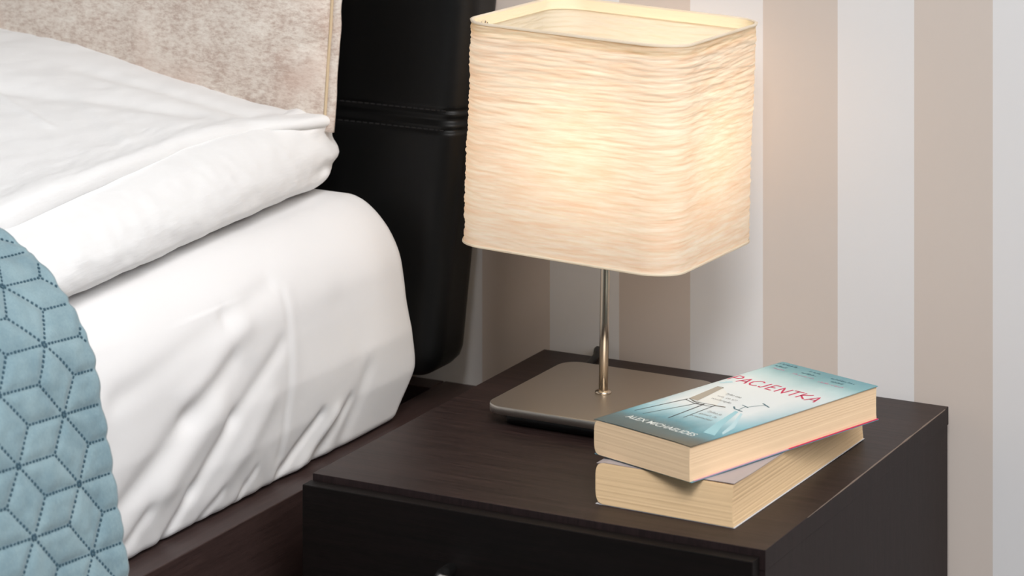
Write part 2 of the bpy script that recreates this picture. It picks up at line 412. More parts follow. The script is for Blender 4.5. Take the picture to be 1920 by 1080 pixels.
def upd(p):
    x, y, z = p; k = (z - .682) / .018
    side = sm(-.30, -.17, x)
    edge = lerp(y, [(-.9, -.01), (-.3, .012), (-.20, .012), (-.10, .004), (.07, -.012), (.17, -.008), (.235, .014), (.28, .022)])
    nx = x + side * edge
    xx = nx
    H = lerp(xx, [(-1.4, .735), (-.9, .748), (-.62, .7465), (-.51, .7420), (-.427, .7340), (-.31, .7110), (-.24, .6975), (-.19, .6890), (-.1277, .6855)]) + .0
    H += lerp(y, [(-.9, -.02), (-.3, .006), (-.1, .012), (.1, .010), (.22, .003), (.28, -.002)])
    thick = lerp(y, [(-.9, .022), (-.25, .022), (.0, .018), (.15, .014), (.25, .012)])
    # crease lines
    cr = 0
    for a, b, dep, wd in (((-.4713, .02), (-.43, .05), .003, .004), ((-.43, .05), (-.36, .035), .003, .004), ((-.36, .035), (-.26, -.01), .0028, .004),
                          ((-.22, .14), (-.42, .00), -.004, .02), ((-.20, .20), (-.35, .17), -.003, .015), ((-.2, .02), (-.30, .09), .002, .012)):
        ds, t, _ = seg_d((nx, y), a, b)
        if ds < wd * 3: cr += dep * math.exp(-(ds / wd) ** 2)
    wr = .0035 * nz3(x * 7, y * 9, 3) + .0012 * nz3(x * 60, y * 24 + x * 24, 5) + .0006 * nz3(x * 160, y * 50 + x * 50, 2)
    lowz = H - thick if side > .0 else H - .03
    lowz = min(lowz, H - .003)
    zz = lowz + (H - lowz) * k + (cr + wr) * sm(0, 1, k)
    return to_dv(Vector((nx, y + .003 * nz3(x * 14, 3, 1), zz)))
V, F_ = rbox(steps((-1.40, -.62, .08), (-.62, -.20, .006), (-.20, -.158, .0022)), steps((-.92, -.42, .07), (-.42, -.25, .02), (-.25, .272, .0045)), steps((.682, .700, .0022)), (.010, .020, .0085), upd)
mk('upper_layer', V, F_, M['duvet'], dv, True)

# ------------------------------------------------------------------ beige cushion with piped flange
cu = empty('cushion', (-.396, .262, .681), 'beige mottled chenille cushion with piped edge standing against the black headboard', 'cushion')
cu.rotation_euler = (math.radians(-7), 0, 0)
W2, H2 = .249, .235
def cush(u, v, s, grow=0.0):
    """u,v in -1..1"""
    prof = max(0, (1 - abs(u) ** 3.2)) ** .5 * max(0, (1 - abs(v) ** 3.2)) ** .5
    x = u * W2 * (1 - .03 * (1 - abs(v)) ** 1 * 0); z = v * H2 + H2
    x -= .012 * u * (1 - v * v) * 0
    y = s * (.038 * prof + .0004)
    if s < 0:
        y += .0022 * nz3(u * 5, v * 5, 1)
        # pinch creases running in from the right edge
        for a, b, dep, wd in (((.98, -.70), (.70, -.78), .0050, .028), ((.98, -.52), (.86, -.60), .004, .03), ((.99, -.30), (.80, -.24), .003, .03)):
            ds, t, _ = seg_d((u, v), a, b)
            if ds < wd * 3: y += dep * math.exp(-(ds / wd) ** 2) * (1 - t)
    return Vector((x, y, z))
V = []; F_ = []; n = 110
us = [math.sin(math.pi / 2 * (-1 + 2 * i / n)) for i in range(n + 1)]
for s in (-1, 1):
    b0 = len(V)
    for i in us:
        for j in us: V.append(cush(i, j, s))
    for i in range(n):
        for j in range(n):
            q = (b0 + i * (n + 1) + j, b0 + (i + 1) * (n + 1) + j, b0 + (i + 1) * (n + 1) + j + 1, b0 + i * (n + 1) + j + 1)
            F_.append(q if s < 0 else q[::-1])
mk('cushion_body', V, F_, M['chenille'], cu, True)
def ring(off, r, name, mat, yoff=0.0, wob=.0012):
    pts = []; N = 240
    for k in range(N + 1):
        t = k / N * 4; sd = int(t) % 4; q = (t - int(t)) * 2 - 1
        u, v = [(q, -1), (1, q), (-q, 1), (-1, -q)][sd]
        pts.append((u * (W2 + off) + wob * nz3(k * .22, 1, 1), yoff, v * (H2 + off) + H2 + wob * nz3(k * .22, 5, 1)))
    V, Fc = tube_v(pts, r, 8, False); return mk(name, V, Fc, mat, cu, True)
ring(.0008, .0016, 'piping', M['piping'], -.0012)
# flange: a thin band around the body
V = []; Fc = []; N = 320
for k in range(N):
    t = k / N * 4; sd = int(t) % 4; q = (t - int(t)) * 2 - 1
    u, v = [(q, -1), (1, q), (-q, 1), (-1, -q)][sd]
    wv = .0016 * nz3(k * .30, 2, 9)
    ou = .0105 + .0014 * nz3(k * .2, 7, 9)
    cx_, cz_ = u * W2, v * H2 + H2
    dx, dz = (0, v) if sd in (0, 2) else (u, 0)
    if abs(q) > .985: dx, dz = u, v
    for (of, yy) in ((-.001, -.0014), (ou, -.0012 + wv), (ou, .0012 + wv), (-.001, .0014)): V.append((cx_ + dx * of, yy, cz_ + dz * of))
for k in range(N):
    for j in range(4): Fc.append((k * 4 + j, k * 4 + (j + 1) % 4, ((k + 1) % N) * 4 + (j + 1) % 4, ((k + 1) % N) * 4 + j))
mk('flange', V, Fc, M['chenille'], cu, True)

# ------------------------------------------------------------------ blue quilt
QP = [(-1.62, .25), (-1.60, .60), (-1.54, .68), (-1.45, .725), (-1.2, .745), (-.9, .752), (-.6, .750), (-.45, .738), (-.35, .722), (-.25, .704), (-.19, .692), (-.1480, .681), (-.1130, .663), (-.0914, .6459), (-.0764, .6281), (-.0654, .6112), (-.0580, .5937), (-.0516, .5684), (-.0457, .5427), (-.0398, .5134), (-.0344, .4839), (-.0295, .4565), (-.0255, .4328), (-.022, .40), (-.019, .33), (-.018, .25)]
# smooth arc-length profile (Catmull-Rom)
def cr(p0, p1, p2, p3, t):
    return tuple(.5 * ((2 * p1[i]) + (-p0[i] + p2[i]) * t + (2 * p0[i] - 5 * p1[i] + 4 * p2[i] - p3[i]) * t * t + (-p0[i] + 3 * p1[i] - 3 * p2[i] + p3[i]) * t ** 3) for i in range(2))
PP = []
for i in range(len(QP) - 1):
    for k in range(12): PP.append(cr(QP[max(i - 1, 0)], QP[i], QP[i + 1], QP[min(i + 2, len(QP) - 1)], k / 12))
PP.append(QP[-1]); S_ = [0]
for a, b in zip(PP, PP[1:]): S_.append(S_[-1] + math.dist(a, b))
i0 = min(range(len(PP)), key=lambda i: math.dist(PP[i], (-.25, .704))); SOFF = S_[i0] - .1010   # s used below: .101 at (-.25,.704)
import bisect
def qprof(s):
    s = s + SOFF; i = min(max(bisect.bisect(S_, s) - 1, 0), len(PP) - 2); t = (s - S_[i]) / (S_[i + 1] - S_[i])
    a, b = PP[i], PP[i + 1]; tx, tz = b[0] - a[0], b[1] - a[1]; L = math.hypot(tx, tz)
    return (a[0] + tx * t, a[1] + tz * t), (-tz / L, tx / L)
SMIN, SMAX = -SOFF, S_[-1] - SOFF
v1 = (.0523, .0045); v2 = (.0210, -.0630); SO = (.3665, -.2760)
det = v1[0] * v2[1] - v1[1] * v2[0]
dirs = [((v1[0] + v2[0]) / 3, (v1[1] + v2[1]) / 3), ((2 * v2[0] - v1[0]) / 3, (2 * v2[1] - v1[1]) / 3), ((2 * v1[0] - v2[0]) / 3, (2 * v1[1] - v2[1]) / 3)]
dirs = dirs + [(-a, -b) for a, b in dirs]
def star(i, j): return (SO[0] + i * v1[0] + j * v2[0], SO[1] + i * v1[1] + j * v2[1])
def lat_d(s, y):
    ds, dy = s - SO[0], y - SO[1]
    a = (ds * v2[1] - dy * v2[0]) / det; b = (-ds * v1[1] + dy * v1[0]) / det
    ia, ib = round(a), round(b); best = 1
    for p in (-1, 0, 1):
        for q in (-1, 0, 1):
            c = star(ia + p, ib + q)
            if math.hypot(s - c[0], y - c[1]) > .07: continue
            for dx in dirs:
                d_, _, _ = seg_d((s, y), c, (c[0] + dx[0], c[1] + dx[1])); best = min(best, d_)
    return best
def qpt(s, y, lift=0.0, flat=False):
    (x, z), (nx, nz_) = qprof(s)
    h = lift + .0030 * nz3(s * 14, y * 14, 2)
    if -.55 < y and s > .05: 
        dl = lat_d(s, y); h += .0024 * (1 - math.exp(-(dl / .0045) ** 2)) + (.0009 * nz3(s * 120, y * 90, 6)) * min(1, dl / .006)
    else: h += .002
    h += .004 * (y + .23) * -.5
    ee = .003 * nz3(s * 12, 4, 4) * sm(-.30, -.23, y)
    return Vector((x + nx * h, y + ee, z + nz_ * h))
QE = -.2290
ss = steps((SMIN, 0, .06), (0, .10, .02), (.10, .60, .0022), (.60, SMAX, .01)); ys = steps((-1.58, -.55, .08), (-.55, -.42, .006), (-.42, QE, .0022))
V = [qpt(s, y) for s in ss for y in ys]; ny = len(ys)
F_ = [(i * ny + j, (i + 1) * ny + j, (i + 1) * ny + j + 1, i * ny + j + 1) for i in range(len(ss) - 1) for j in range(ny - 1)]
V = [Vector((v.x + .7, v.y + .7, v.z - .25)) for v in V]
bmq = bmesh.new(); 
ql = mk('quilt', V, F_, M['quilt'], None, True); ql.location = (-.7, -.7, .25); bmq.free()
tag(ql, 'dusty blue quilted bedspread with star stitching draped over the foot of the bed', 'bedspread')
sd = ql.modifiers.new('thick', 'SOLIDIFY'); sd.thickness = .0055; sd.offset = 0.0
V = []; Fc = []; random.seed(5)
for i in range(-8, 9):
    for j in range(-3, 7):
        c = star(i, j)
        for dx in dirs:
            L = math.hypot(*dx); n = max(4, round(L / .0040))
            ux, uy = dx[0] / L, dx[1] / L
            for k in range(n):
                t0 = (k + .24) / n * L; t1 = (k + .72) / n * L
                s0, y0, s1, y1 = c[0] + ux * t0, c[1] + uy * t0, c[0] + ux * t1, c[1] + uy * t1
                if not (.12 < s0 < .60 and -.46 < y0 < QE - .002 and y1 < QE - .002): continue
                wd = .00082 * random.uniform(.75, 1.3); b0 = len(V)
                for s, y in ((s0, y0), (s1, y1)):
                    for sg, lf in ((-1, .0026), (-1, .0036), (1, .0036), (1, .0026)):
                        V.append(qpt(s - uy * wd * sg, y + ux * wd * sg, lf))
                Fc += [(b0, b0 + 1, b0 + 5, b0 + 4), (b0 + 1, b0 + 2, b0 + 6, b0 + 5), (b0 + 2, b0 + 3, b0 + 7, b0 + 6), (b0, b0 + 3, b0 + 2, b0 + 1), (b0 + 4, b0 + 5, b0 + 6, b0 + 7)]
V = [Vector((v.x + .7, v.y + .7, v.z - .25)) for v in V]
st_ = mk('quilt_stitching', V, Fc, M['thread'], ql); st_['kind'] = 'stuff'; st_['label'] = 'darker dashed stitches in a star pattern'

# ------------------------------------------------------------------ table lamp
LX, LY = .1396, .2591
lamp = empty('table_lamp', (LX, LY, ZT), 'lit table lamp with square crinkled cream paper shade on a nickel pole', 'lamp', rz=math.radians(-1))
def rrect(a, b, r, n=10):
    out = []
    for sx_, sy_, a0 in ((1, 1, 0), (-1, 1, 90), (-1, -1, 180), (1, -1, 270)):
        for k in range(n + 1):
            t = math.radians(a0 + k * 90 / n); out.append((sx_ * (a - r) + r * math.cos(t), sy_ * (b - r) + r * math.sin(t)))
    return out
def slab(name, prof, mat, parent, n=10):
    """prof: list of (a, b, r, z) rings"""
    V = []; Fc = []; N = 4 * (n + 1)
    for i, (a, b, r, z) in enumerate(prof):
        V += [(x, y, z) for x, y in rrect(a, b, r, n)]
        if i:
            for k in range(N): Fc.append(((i - 1) * N + k, (i - 1) * N + (k + 1) % N, i * N + (k + 1) % N, i * N + k))
    Fc.append(tuple(range(N))[::-1]); Fc.append(tuple((len(prof) - 1) * N + k for k in range(N)))
    o = mk(name, V, Fc, mat, parent, False)
    me = o.data
    for p in me.polygons: p.use_smooth = len(p.vertices) == 4
    return o
pl = slab('base_plate', [(.0760, .0773, .0165, .0108), (.0775, .0788, .018, .0112), (.0775, .0788, .018, .0168), (.0772, .0785, .0178, .0176), (.0764, .0777, .0170, .0180)], M['nickel'], lamp, 12)
sb = slab('base_foot', [(.064, .065, .014, .0002), (.066, .067, .014, .001), (.066, .067, .014, .0108)], M['black'], lamp, 8); sb['label'] = 'black foot under the plate'
# the pole leans a degree to the right
tl = math.radians(1.0); ax = Vector((math.cos(TH + math.radians(1)), math.sin(TH + math.radians(1)), 0))
def lean(z): return ax * math.tan(tl) * (z - .018) + Vector((0, 0, z))
lathe('pole_collar', [(.0068, .0178), (.0074, .0188), (.0072, .0200), (.0050, .0212), (.0042, .0216)], M['pole'], lamp, 36)
tube('pole', [lean(z) for z in (.018, .08, .13, .168)], .0041, M['pole'], lamp, 28)
tl2 = math.radians(2.1); kf = Vector((-math.sin(TH + math.radians(1)), math.cos(TH + math.radians(1)), 0))
RM = Matrix.Rotation(tl2, 3, kf)
def sh(v): return RM @ (Vector(v) - Vector((0, 0, .018))) + Vector((-.0020, 0, .018))
tube('socket', [sh((.012 * (z - .165) / .045, 0, z)) for z in (.165, .172, .212)], [.0085, .0135, .0135], M['black'], lamp, 24)
# bulb
pr = [(.010, .245), (.012, .252), (.020, .266), (.0265, .282), (.0275, .293), (.024, .306), (.015, .316), (.004, .3205)]
V = []; Fc = []; N = 24
for i, (r, z) in enumerate(pr):
    V += [sh((.012 + r * math.cos(2 * math.pi * k / N), r * math.sin(2 * math.pi * k / N), z - .035)) for k in range(N)]
    if i:
        for k in range(N): Fc.append(((i - 1) * N + k, (i - 1) * N + (k + 1) % N, i * N + (k + 1) % N, i * N + k))
Fc.append(tuple((len(pr) - 1) * N + k for k in range(N)))
mk('bulb', V, Fc, M['bulb'], lamp, True)
# shade shell: crinkled rounded-square sleeve
SA, SB, SR, Z0, Z1 = .1050, .0920, .030, .1520, .3440
path = []; per = 0
base_pts = rrect(SA, SB, SR, 24)
dense = []
for (a, b) in zip(base_pts, base_pts[1:] + base_pts[:1]):
    L = math.dist(a, b); n = max(1, round(L / .0016))
    for k in range(n): dense.append((a[0] + (b[0] - a[0]) * k / n, a[1] + (b[1] - a[1]) * k / n))
N = len(dense); acc = [0]
for a, b in zip(dense, dense[1:]): acc.append(acc[-1] + math.dist(a, b))
ROWS = 230; V = []; Fc = []
for r_ in range(ROWS + 1):
    z = Z0 + (Z1 - Z0) * r_ / ROWS
    for k, (x, y) in enumerate(dense):
        a, b = dense[k - 1], dense[(k + 1) % N]; tx, ty = b[0] - a[0], b[1] - a[1]; L = math.hypot(tx, ty); nx, ny_ = ty / L, -tx / L
        edge = sm(0, .006, z - Z0) * sm(0, .005, Z1 - z)
        # horizontal crinkles that wander and break up
        wob = .006 * nz3(x * 10, y * 10, z * 8)
        c1 = nz3(x * 26, y * 26, (z + wob) * 330); c2 = nz3(x * 60 + 9, y * 60, (z + wob) * 620 + 3); c3 = nz3(x * 9, y * 9, z * 12)
        h = (.0010 * c1 + .0007 * c2) * (.25 + .75 * edge) + .0012 * c3 * edge
        dz = .0009 * nz3(x * 30, y * 30, 1) * (1 - sm(0, .01, z - Z0))
        V.append(sh((x + nx * h, y + ny_ * h, z + dz)))
    if r_:
        for k in range(N): Fc.append(((r_ - 1) * N + k, (r_ - 1) * N + (k + 1) % N, r_ * N + (k + 1) % N, r_ * N + k))
mk('lamp_shade', V, Fc, M['shade'], lamp, True)
# rim tape, folded inside at top and bottom
def tape(name, za, zb, out):
    V = []; Fc = []
    rings = [(out, za), (out + .0006, zb), (-.0004, zb + (.0006 if zb > .3 else -.0006)), (-.0020, zb), (-.0018, za)]
    pts = rrect(SA, SB, SR, 20); N = len(pts)
    for i, (of, z) in enumerate(rings):
        q = rrect(SA + of, SB + of, SR + of, 20); V += [sh((x + .0003 * nz3(x * 60, y * 60, z * 100), y, z + .0003 * nz3(x * 40, y * 40, 5))) for x, y in q]
        if i:
            for k in range(N): Fc.append(((i - 1) * N + k, (i - 1) * N + (k + 1) % N, i * N + (k + 1) % N, i * N + k))
    return mk(name, V, Fc, M['rim'], lamp, True)
o = tape('rim_tape', Z1 - .0012, Z1 + .0006, .0008); tape('rim_tape', Z0 + .0015, Z0 - .0004, .0007)
# yellowish inner tape band
q = rrect(SA - .0024, SB - .0024, SR - .0024, 20); V = [sh((x, y, z)) for z in (Z1 - .009, Z1 - .0002) for x, y in q]; N = len(q)
mk('inner_band', V, [(k, (k + 1) % N, N + (k + 1) % N, N + k) for k in range(N)], shade_mat('inner_tape', rgb(240, 222, 150), rgb(246, 232, 170), .35), lamp, True)
# wire fitter ring, spokes and the clip at the left corner
ring_r = .016
tube('wire_fitter', [sh((ring_r * math.cos(a * math.pi / 12), ring_r * math.sin(a * math.pi / 12), .190)) for a in range(25)], .0012, M['pole'], lamp, 8)
for sx_, sy_ in ((1, 1), (-1, 1), (-1, -1), (1, -1)):
    e = ((SA - .0125) * sx_, (SB - .0125) * sy_)
    tube('wire_spoke', [sh((ring_r * .7 * sx_, ring_r * .7 * sy_, .190)), sh((e[0] * .55, e[1] * .55, .178)), sh((e[0] * .985, e[1] * .985, .160))], .0008, M['pole'], lamp, 8)
for cx_, cy_ in ((-SA + .0045, -.052), (SA - .0045, .045)):
    tube('wire_clip', [sh((cx_, cy_ + a, Z1 + b)) for a, b in ((-.012, -.014), (-.0115, -.006), (-.008, -.0045), (-.006, -.009), (-.003, -.0095), (0, -.0045), (.003, -.006), (.0032, -.016), (.0045, -.024))], .0007, M['pole'], lamp, 8)
# cord from the base over the back edge of the nightstand
pts = [(-.078, .060, .0060), (-.0745, .072, .0060)]
P_ = [(-.070, .060, .0065), (-.072, .085, .0060), (-.074, .110, .0045), (-.0775, .135, .0050), (-.0825, .152, .0065), (-.0885, .1635, .0050), (-.091, .1665, -.006), (-.091, .1665, -.08), (-.088, .1665, -.40)]
cp = []
for i in range(len(P_) - 1):
    for k in range(6):
        p = []
        a, b, c_, d_ = P_[max(i - 1, 0)], P_[i], P_[i + 1], P_[min(i + 2, len(P_) - 1)]
        for q in range(3):
            t = k / 6; p.append(.5 * (2 * b[q] + (c_[q] - a[q]) * t + (2 * a[q] - 5 * b[q] + 4 * c_[q] - d_[q]) * t * t + (-a[q] + 3 * b[q] - 3 * c_[q] + d_[q]) * t ** 3))
        cp.append(p)
cp.append(P_[-1])
o = tube('power_cord', cp, .0032, M['black'], lamp, 10); o['label'] = 'black power cord'

# ------------------------------------------------------------------ books
def paper(name, base_, line, stripe=0.25):
    m = NT(name); m.set(Roughness=0.9, Specular_IOR_Level=0.15)
    n1 = m.noise(9, 3, (1, 1, 150), .7); n2 = m.noise(6, 2)
    m.base(m.mix(m.math('MULTIPLY', m.ramp(n1, [(.35, (1, 1, 1, 1)), (.6, (0, 0, 0, 1))]), stripe), base_, line)); m.bump(n1, .2, .0004); return m.m
M['paper1'] = paper('cream_pages', rgb(250, 218, 180), rgb(234, 200, 158), .15)
M['paper2'] = paper('yellowed_pages', rgb(248, 214, 170), rgb(206, 168, 118), .28)
M['grey_cover'] = simple('grey_lavender_cover', rgb(176, 166, 166), 0.45)
M['board_edge'] = simple('cover_edge', rgb(128, 110, 104), 0.6)
M['back_white'] = simple('white_back_cover', rgb(222, 222, 226), 0.5)
M['pink'] = simple('magenta_print', rgb(206, 24, 84), 0.45)
M['pinkl'] = simple('faded_pink_print', rgb(206, 156, 176), 0.5)
M['teal'] = simple('teal_back_cover', rgb(96, 150, 168), 0.4)
M['white_print'] = simple('white_print', rgb(226, 232, 228), 0.4)
M['grey_print'] = simple('grey_print', rgb(140, 140, 138), 0.5)
M['slate_print'] = simple('slate_print', rgb(72, 112, 124), 0.5)
M['black_print'] = simple('black_print', rgb(44, 38, 42), 0.5)
M['taupe'] = simple('taupe_print', rgb(170, 162, 148), 0.45)
M['taupe_dark'] = simple('dark_taupe_print', rgb(110, 102, 92), 0.5)
M['seat_white'] = simple('pale_print', rgb(230, 232, 226), 0.45)
M['aqua'] = simple('aqua_print', rgb(158, 206, 214), 0.45)
M['aqua2'] = simple('soft_aqua_print', rgb(188, 220, 226), 0.45)

BW, BL, BH = .103, .2335, .0281
# cover print: white glow in the middle, teal margins, slate foot
m = NT('cover_print'); m.set(Roughness=0.3, Specular_IOR_Level=0.5)
tc = m.n('ShaderNodeTexCoord'); sp = m.n('ShaderNodeSeparateXYZ'); m.l(tc.outputs['Object'], sp.inputs[0])
u_ = m.math('DIVIDE', sp.outputs[0], BW); v_ = m.math('DIVIDE', sp.outputs[1], BL)
nn = m.noise(22, 4, (1, .6, 1), .6); nn2 = m.noise(60, 3)
vv = m.math('ADD', v_, m.math('MULTIPLY', m.math('SUBTRACT', nn, .5), .16))
col = m.ramp(vv, [(0.0, rgb(78, 96, 98)), (.10, rgb(84, 112, 118)), (.17, rgb(92, 152, 166)), (.27, rgb(176, 214, 222)), (.38, rgb(226, 234, 234)), (.70, rgb(230, 236, 234)), (.82, rgb(190, 216, 216)), (.92, rgb(122, 172, 176)), (1.0, rgb(94, 150, 160))])
# side margins turn teal
du = m.math('ABSOLUTE', m.math('SUBTRACT', m.math('ADD', u_, m.math('MULTIPLY', m.math('SUBTRACT', nn, .5), .25)), .46))
mk_ = m.n('ShaderNodeMapRange'); m.l(du, mk_.inputs[0]); mk_.inputs[1].default_value = .30; mk_.inputs[2].default_value = .58
vm = m.n('ShaderNodeMapRange'); m.l(v_, vm.inputs[0]); vm.inputs[1].default_value = .75; vm.inputs[2].default_value = .35
sidef = m.math('MULTIPLY', mk_.outputs[0], m.math('ADD', m.math('MULTIPLY', vm.outputs[0], .75), .12))
lowm = m.n('ShaderNodeMapRange'); m.l(v_, lowm.inputs[0]); lowm.inputs[1].default_value = .08; lowm.inputs[2].default_value = .22
col = m.mix(m.math('MULTIPLY', sidef, lowm.outputs[0]), col, rgb(104, 176, 192))
# brownish right foot corner
br = m.n('ShaderNodeMapRange'); m.l(m.math('SUBTRACT', u_, m.math('MULTIPLY', v_, 5.0)), br.inputs[0]); br.inputs[1].default_value = .45; br.inputs[2].default_value = 1.0
col = m.mix(br.outputs[0], col, rgb(96, 92, 78))
m.base(col); M['cover'] = m.m

def block(name, w, l, h, mat, parent, z0, round_spine=.006, jag=.00025, waist=0.0, seed=1):
    """page block with a rounded spine side (x=0), slight irregular leaves"""
    rows = 26; V = []; Fc = []; per_ = []
    nx_, ny2 = 10, 30
    for r_ in range(rows + 1):
        k = r_ / rows; z = z0 + h * k
        rng = random.Random(seed * 100 + r_)
        jx, jy = rng.uniform(-jag, jag), rng.uniform(-jag * .6, jag * .6)
        sp_ = round_spine * (1 - math.sqrt(max(0, 1 - min(1, abs(2 * k - 1)) ** 4)))
        xr = w + jx + waist * math.sin(math.pi * k) * -1; xl = sp_
        ring_ = [(xl + (xr - xl) * i / nx_, 0 + jy) for i in range(nx_)] + [(xr, jy + (l - jy) * i / ny2) for i in range(ny2)] + [(xr - (xr - xl) * i / nx_, l) for i in range(nx_)] + [(xl, l - (l - jy) * i / ny2) for i in range(ny2)]
        V += [(x, y, z) for x, y in ring_]; N = len(ring_)
        if r_:
            for q in range(N): Fc.append(((r_ - 1) * N + q, (r_ - 1) * N + (q + 1) % N, r_ * N + (q + 1) % N, r_ * N + q))
    Fc.append(tuple(range(N))[::-1]); Fc.append(tuple(rows * N + q for q in range(N)))
    return mk(name, V, Fc, mat, parent, False)
def sheet_obj(name, fn, nu, nv, th, mat, parent):
    V = []; Fc = []
    for s in (1, 0):
        for i in range(nu + 1):
            for j in range(nv + 1): x, y, z = fn(i / nu, j / nv); V.append((x, y, z - (0 if s else th)))
    n = (nu + 1) * (nv + 1); g = lambda i, j, s: s * n + i * (nv + 1) + j
    for i in range(nu):
        for j in range(nv):
            Fc.append((g(i, j, 0), g(i + 1, j, 0), g(i + 1, j + 1, 0), g(i, j + 1, 0))); Fc.append((g(i, j, 1), g(i, j + 1, 1), g(i + 1, j + 1, 1), g(i + 1, j, 1)))
    for i in range(nu):
        Fc.append((g(i, 0, 1), g(i + 1, 0, 1), g(i + 1, 0, 0), g(i, 0, 0))); Fc.append((g(i, nv, 0), g(i + 1, nv, 0), g(i + 1, nv, 1), g(i, nv, 1)))
    for j in range(nv):
        Fc.append((g(0, j, 0), g(0, j + 1, 0), g(0, j + 1, 1), g(0, j, 1))); Fc.append((g(nu, j, 1), g(nu, j + 1, 1), g(nu, j + 1, 0), g(nu, j, 0)))
    return mk(name, V, Fc, mat, parent, False)

# lower book
b2 = empty('lower_book', (.2413, .0396, ZT), 'thick yellowed paperback with plain greyish cover lying under the teal book', 'book', rz=math.radians(-1.8))
b2.location = (.2398, .0372, ZT)
W_2, L_2, H_2 = .1205, .2610, .0339
bc = sheet_obj('back_cover', lambda u, v: (u * (W_2 + .0008), .0004 + v * L_2, .0006 + .0009 * max(0, v - .55) * u), 6, 12, .0004, M['back_white'], b2)
block('page_block', W_2, L_2, H_2 - .0014, M['paper2'], b2, .0009, .006, .00012, .0012, 2)
fc = sheet_obj('front_cover', lambda u, v: (.001 + u * (W_2 - .0005), v * L_2 + .0004, H_2 + .0002 + .0008 * sm(.5, 1, u) * sm(.12, 0, v) * 1.2 - .0012 * sm(.04, 0, u) ), 16, 24, .0004, M['grey_cover'], b2)
V = []; Fc = []
for j in range(13):
    t = math.pi * (j / 12); 
    V += [(.0062 * (1 - math.sin(t) ** .45) - .0004, y, .0004 + (H_2 - .0016) * (1 - math.cos(t)) / 2) for y in (.001, L_2 - .0005)]
    if j: Fc.append((2 * j - 2, 2 * j - 1, 2 * j + 1, 2 * j))
sp2 = mk('spine', V, Fc, M['grey_cover'], b2, True); sdm = sp2.modifiers.new('t', 'SOLIDIFY'); sdm.thickness = .0004; sdm.offset = 1

# upper book
ZB1 = ZT + H_2 + .0011
b1 = empty('paperback_novel', (.2321, .0506, ZB1), 'teal and white paperback titled PACJENTKA with a chair on the cover, topmost', 'book', rz=math.radians(-17.6))
block('page_block', BW - .0008, BL - .0008, BH - .0008, M['paper1'], b1, .0005, .005, .00007, .0004, 4)
sheet_obj('back_cover', lambda u, v: (u * (BW + .0005), .0006 + v * BL, .0004), 6, 12, .0005, M['teal'], b1)
o = sheet_obj('pale_endpaper', lambda u, v: (.03 + u * (BW - .03 + .0004), .004 + v * .114, .00095), 2, 2, .0005, M['pinkl'], b1); o['label'] = 'pale pink inner edge of the back cover'
o = sheet_obj('pink_endpaper', lambda u, v: (.03 + u * (BW - .03 + .0005), .1185 + v * (BL - .1180), .00095), 2, 2, .0005, M['pink'], b1); o['label'] = 'magenta inner edge of the back cover'
def cvz(x, y):
    u, v = x / BW, y / BL
    return BH + .0002 - .0003 * sm(.03, 0, u) + .0006 * sm(.10, 0, v) * sm(.05, .3, u) * sm(1.02, .8, u)
fc1 = sheet_obj('front_cover', lambda u, v: (u * (BW + .0004), v * BL - .0003, cvz(u * BW, v * BL)), 100, 48, .00045, M['cover'], b1)
fc1['label'] = 'glossy teal and white front cover with red title'
V = []; Fc = []
for j in range(13):
    t = math.pi * (j / 12)
    V += [(.0052 * (1 - math.sin(t) ** .45) - .0004, y, .0001 + (BH - .0016) * (1 - math.cos(t)) / 2) for y in (.0005, BL - .0005)]
    if j: Fc.append((2 * j - 2, 2 * j - 1, 2 * j + 1, 2 * j))
sp1 = mk('spine', V, Fc, M['teal'], b1, True); sdm = sp1.modifiers.new('t', 'SOLIDIFY'); sdm.thickness = .0004; sdm.offset = 1
# --- flat print on the cover, as thin relief just proud of the paper
LIFT = .00012
class Ink:
    def __init__(s): s.V = []; s.F = []
    def stroke(s, pts, w, lift=LIFT):
        """pts in mm on the cover; w = width(s) in mm"""
        P2 = []
        for a, b in zip(pts, pts[1:]):
            n = max(1, int(math.dist(a, b) / 3)); P2 += [(a[0] + (b[0] - a[0]) * k / n, a[1] + (b[1] - a[1]) * k / n) for k in range(n)]
        P2.append(pts[-1]); b0 = len(s.V); n = len(P2)
        for i, p in enumerate(P2):
            a, b = P2[max(i - 1, 0)], P2[min(i + 1, n - 1)]; tx, ty = b[0] - a[0], b[1] - a[1]; L = math.hypot(tx, ty) or 1
            ww = (w if isinstance(w, (int, float)) else w[0] + (w[1] - w[0]) * i / (n - 1)) / 2
            for sg in (-1, 1):
                x, y = (p[0] - ty / L * ww * sg) / 1000, (p[1] + tx / L * ww * sg) / 1000
                s.V.append((x, y, cvz(x, y) + lift))
            if i: s.F.append((b0 + 2 * i - 2, b0 + 2 * i - 1, b0 + 2 * i + 1, b0 + 2 * i))
    def poly(s, pts, lift=LIFT):
        b0 = len(s.V)
        for p in pts: x, y = p[0] / 1000, p[1] / 1000; s.V.append((x, y, cvz(x, y) + lift))
        s.F.append(tuple(range(b0, b0 + len(pts))))
    def out(s, name, mat, label=None):
        o = mk(name, s.V, s.F, mat, fc1); bm = bmesh.new(); bm.from_mesh(o.data)
        bmesh.ops.recalc_face_normals(bm, faces=bm.faces)
        for f in bm.faces:
            if f.normal.z < 0: f.normal_flip()
        bm.to_mesh(o.data); bm.free()
        if label: o['label'] = label
        return o
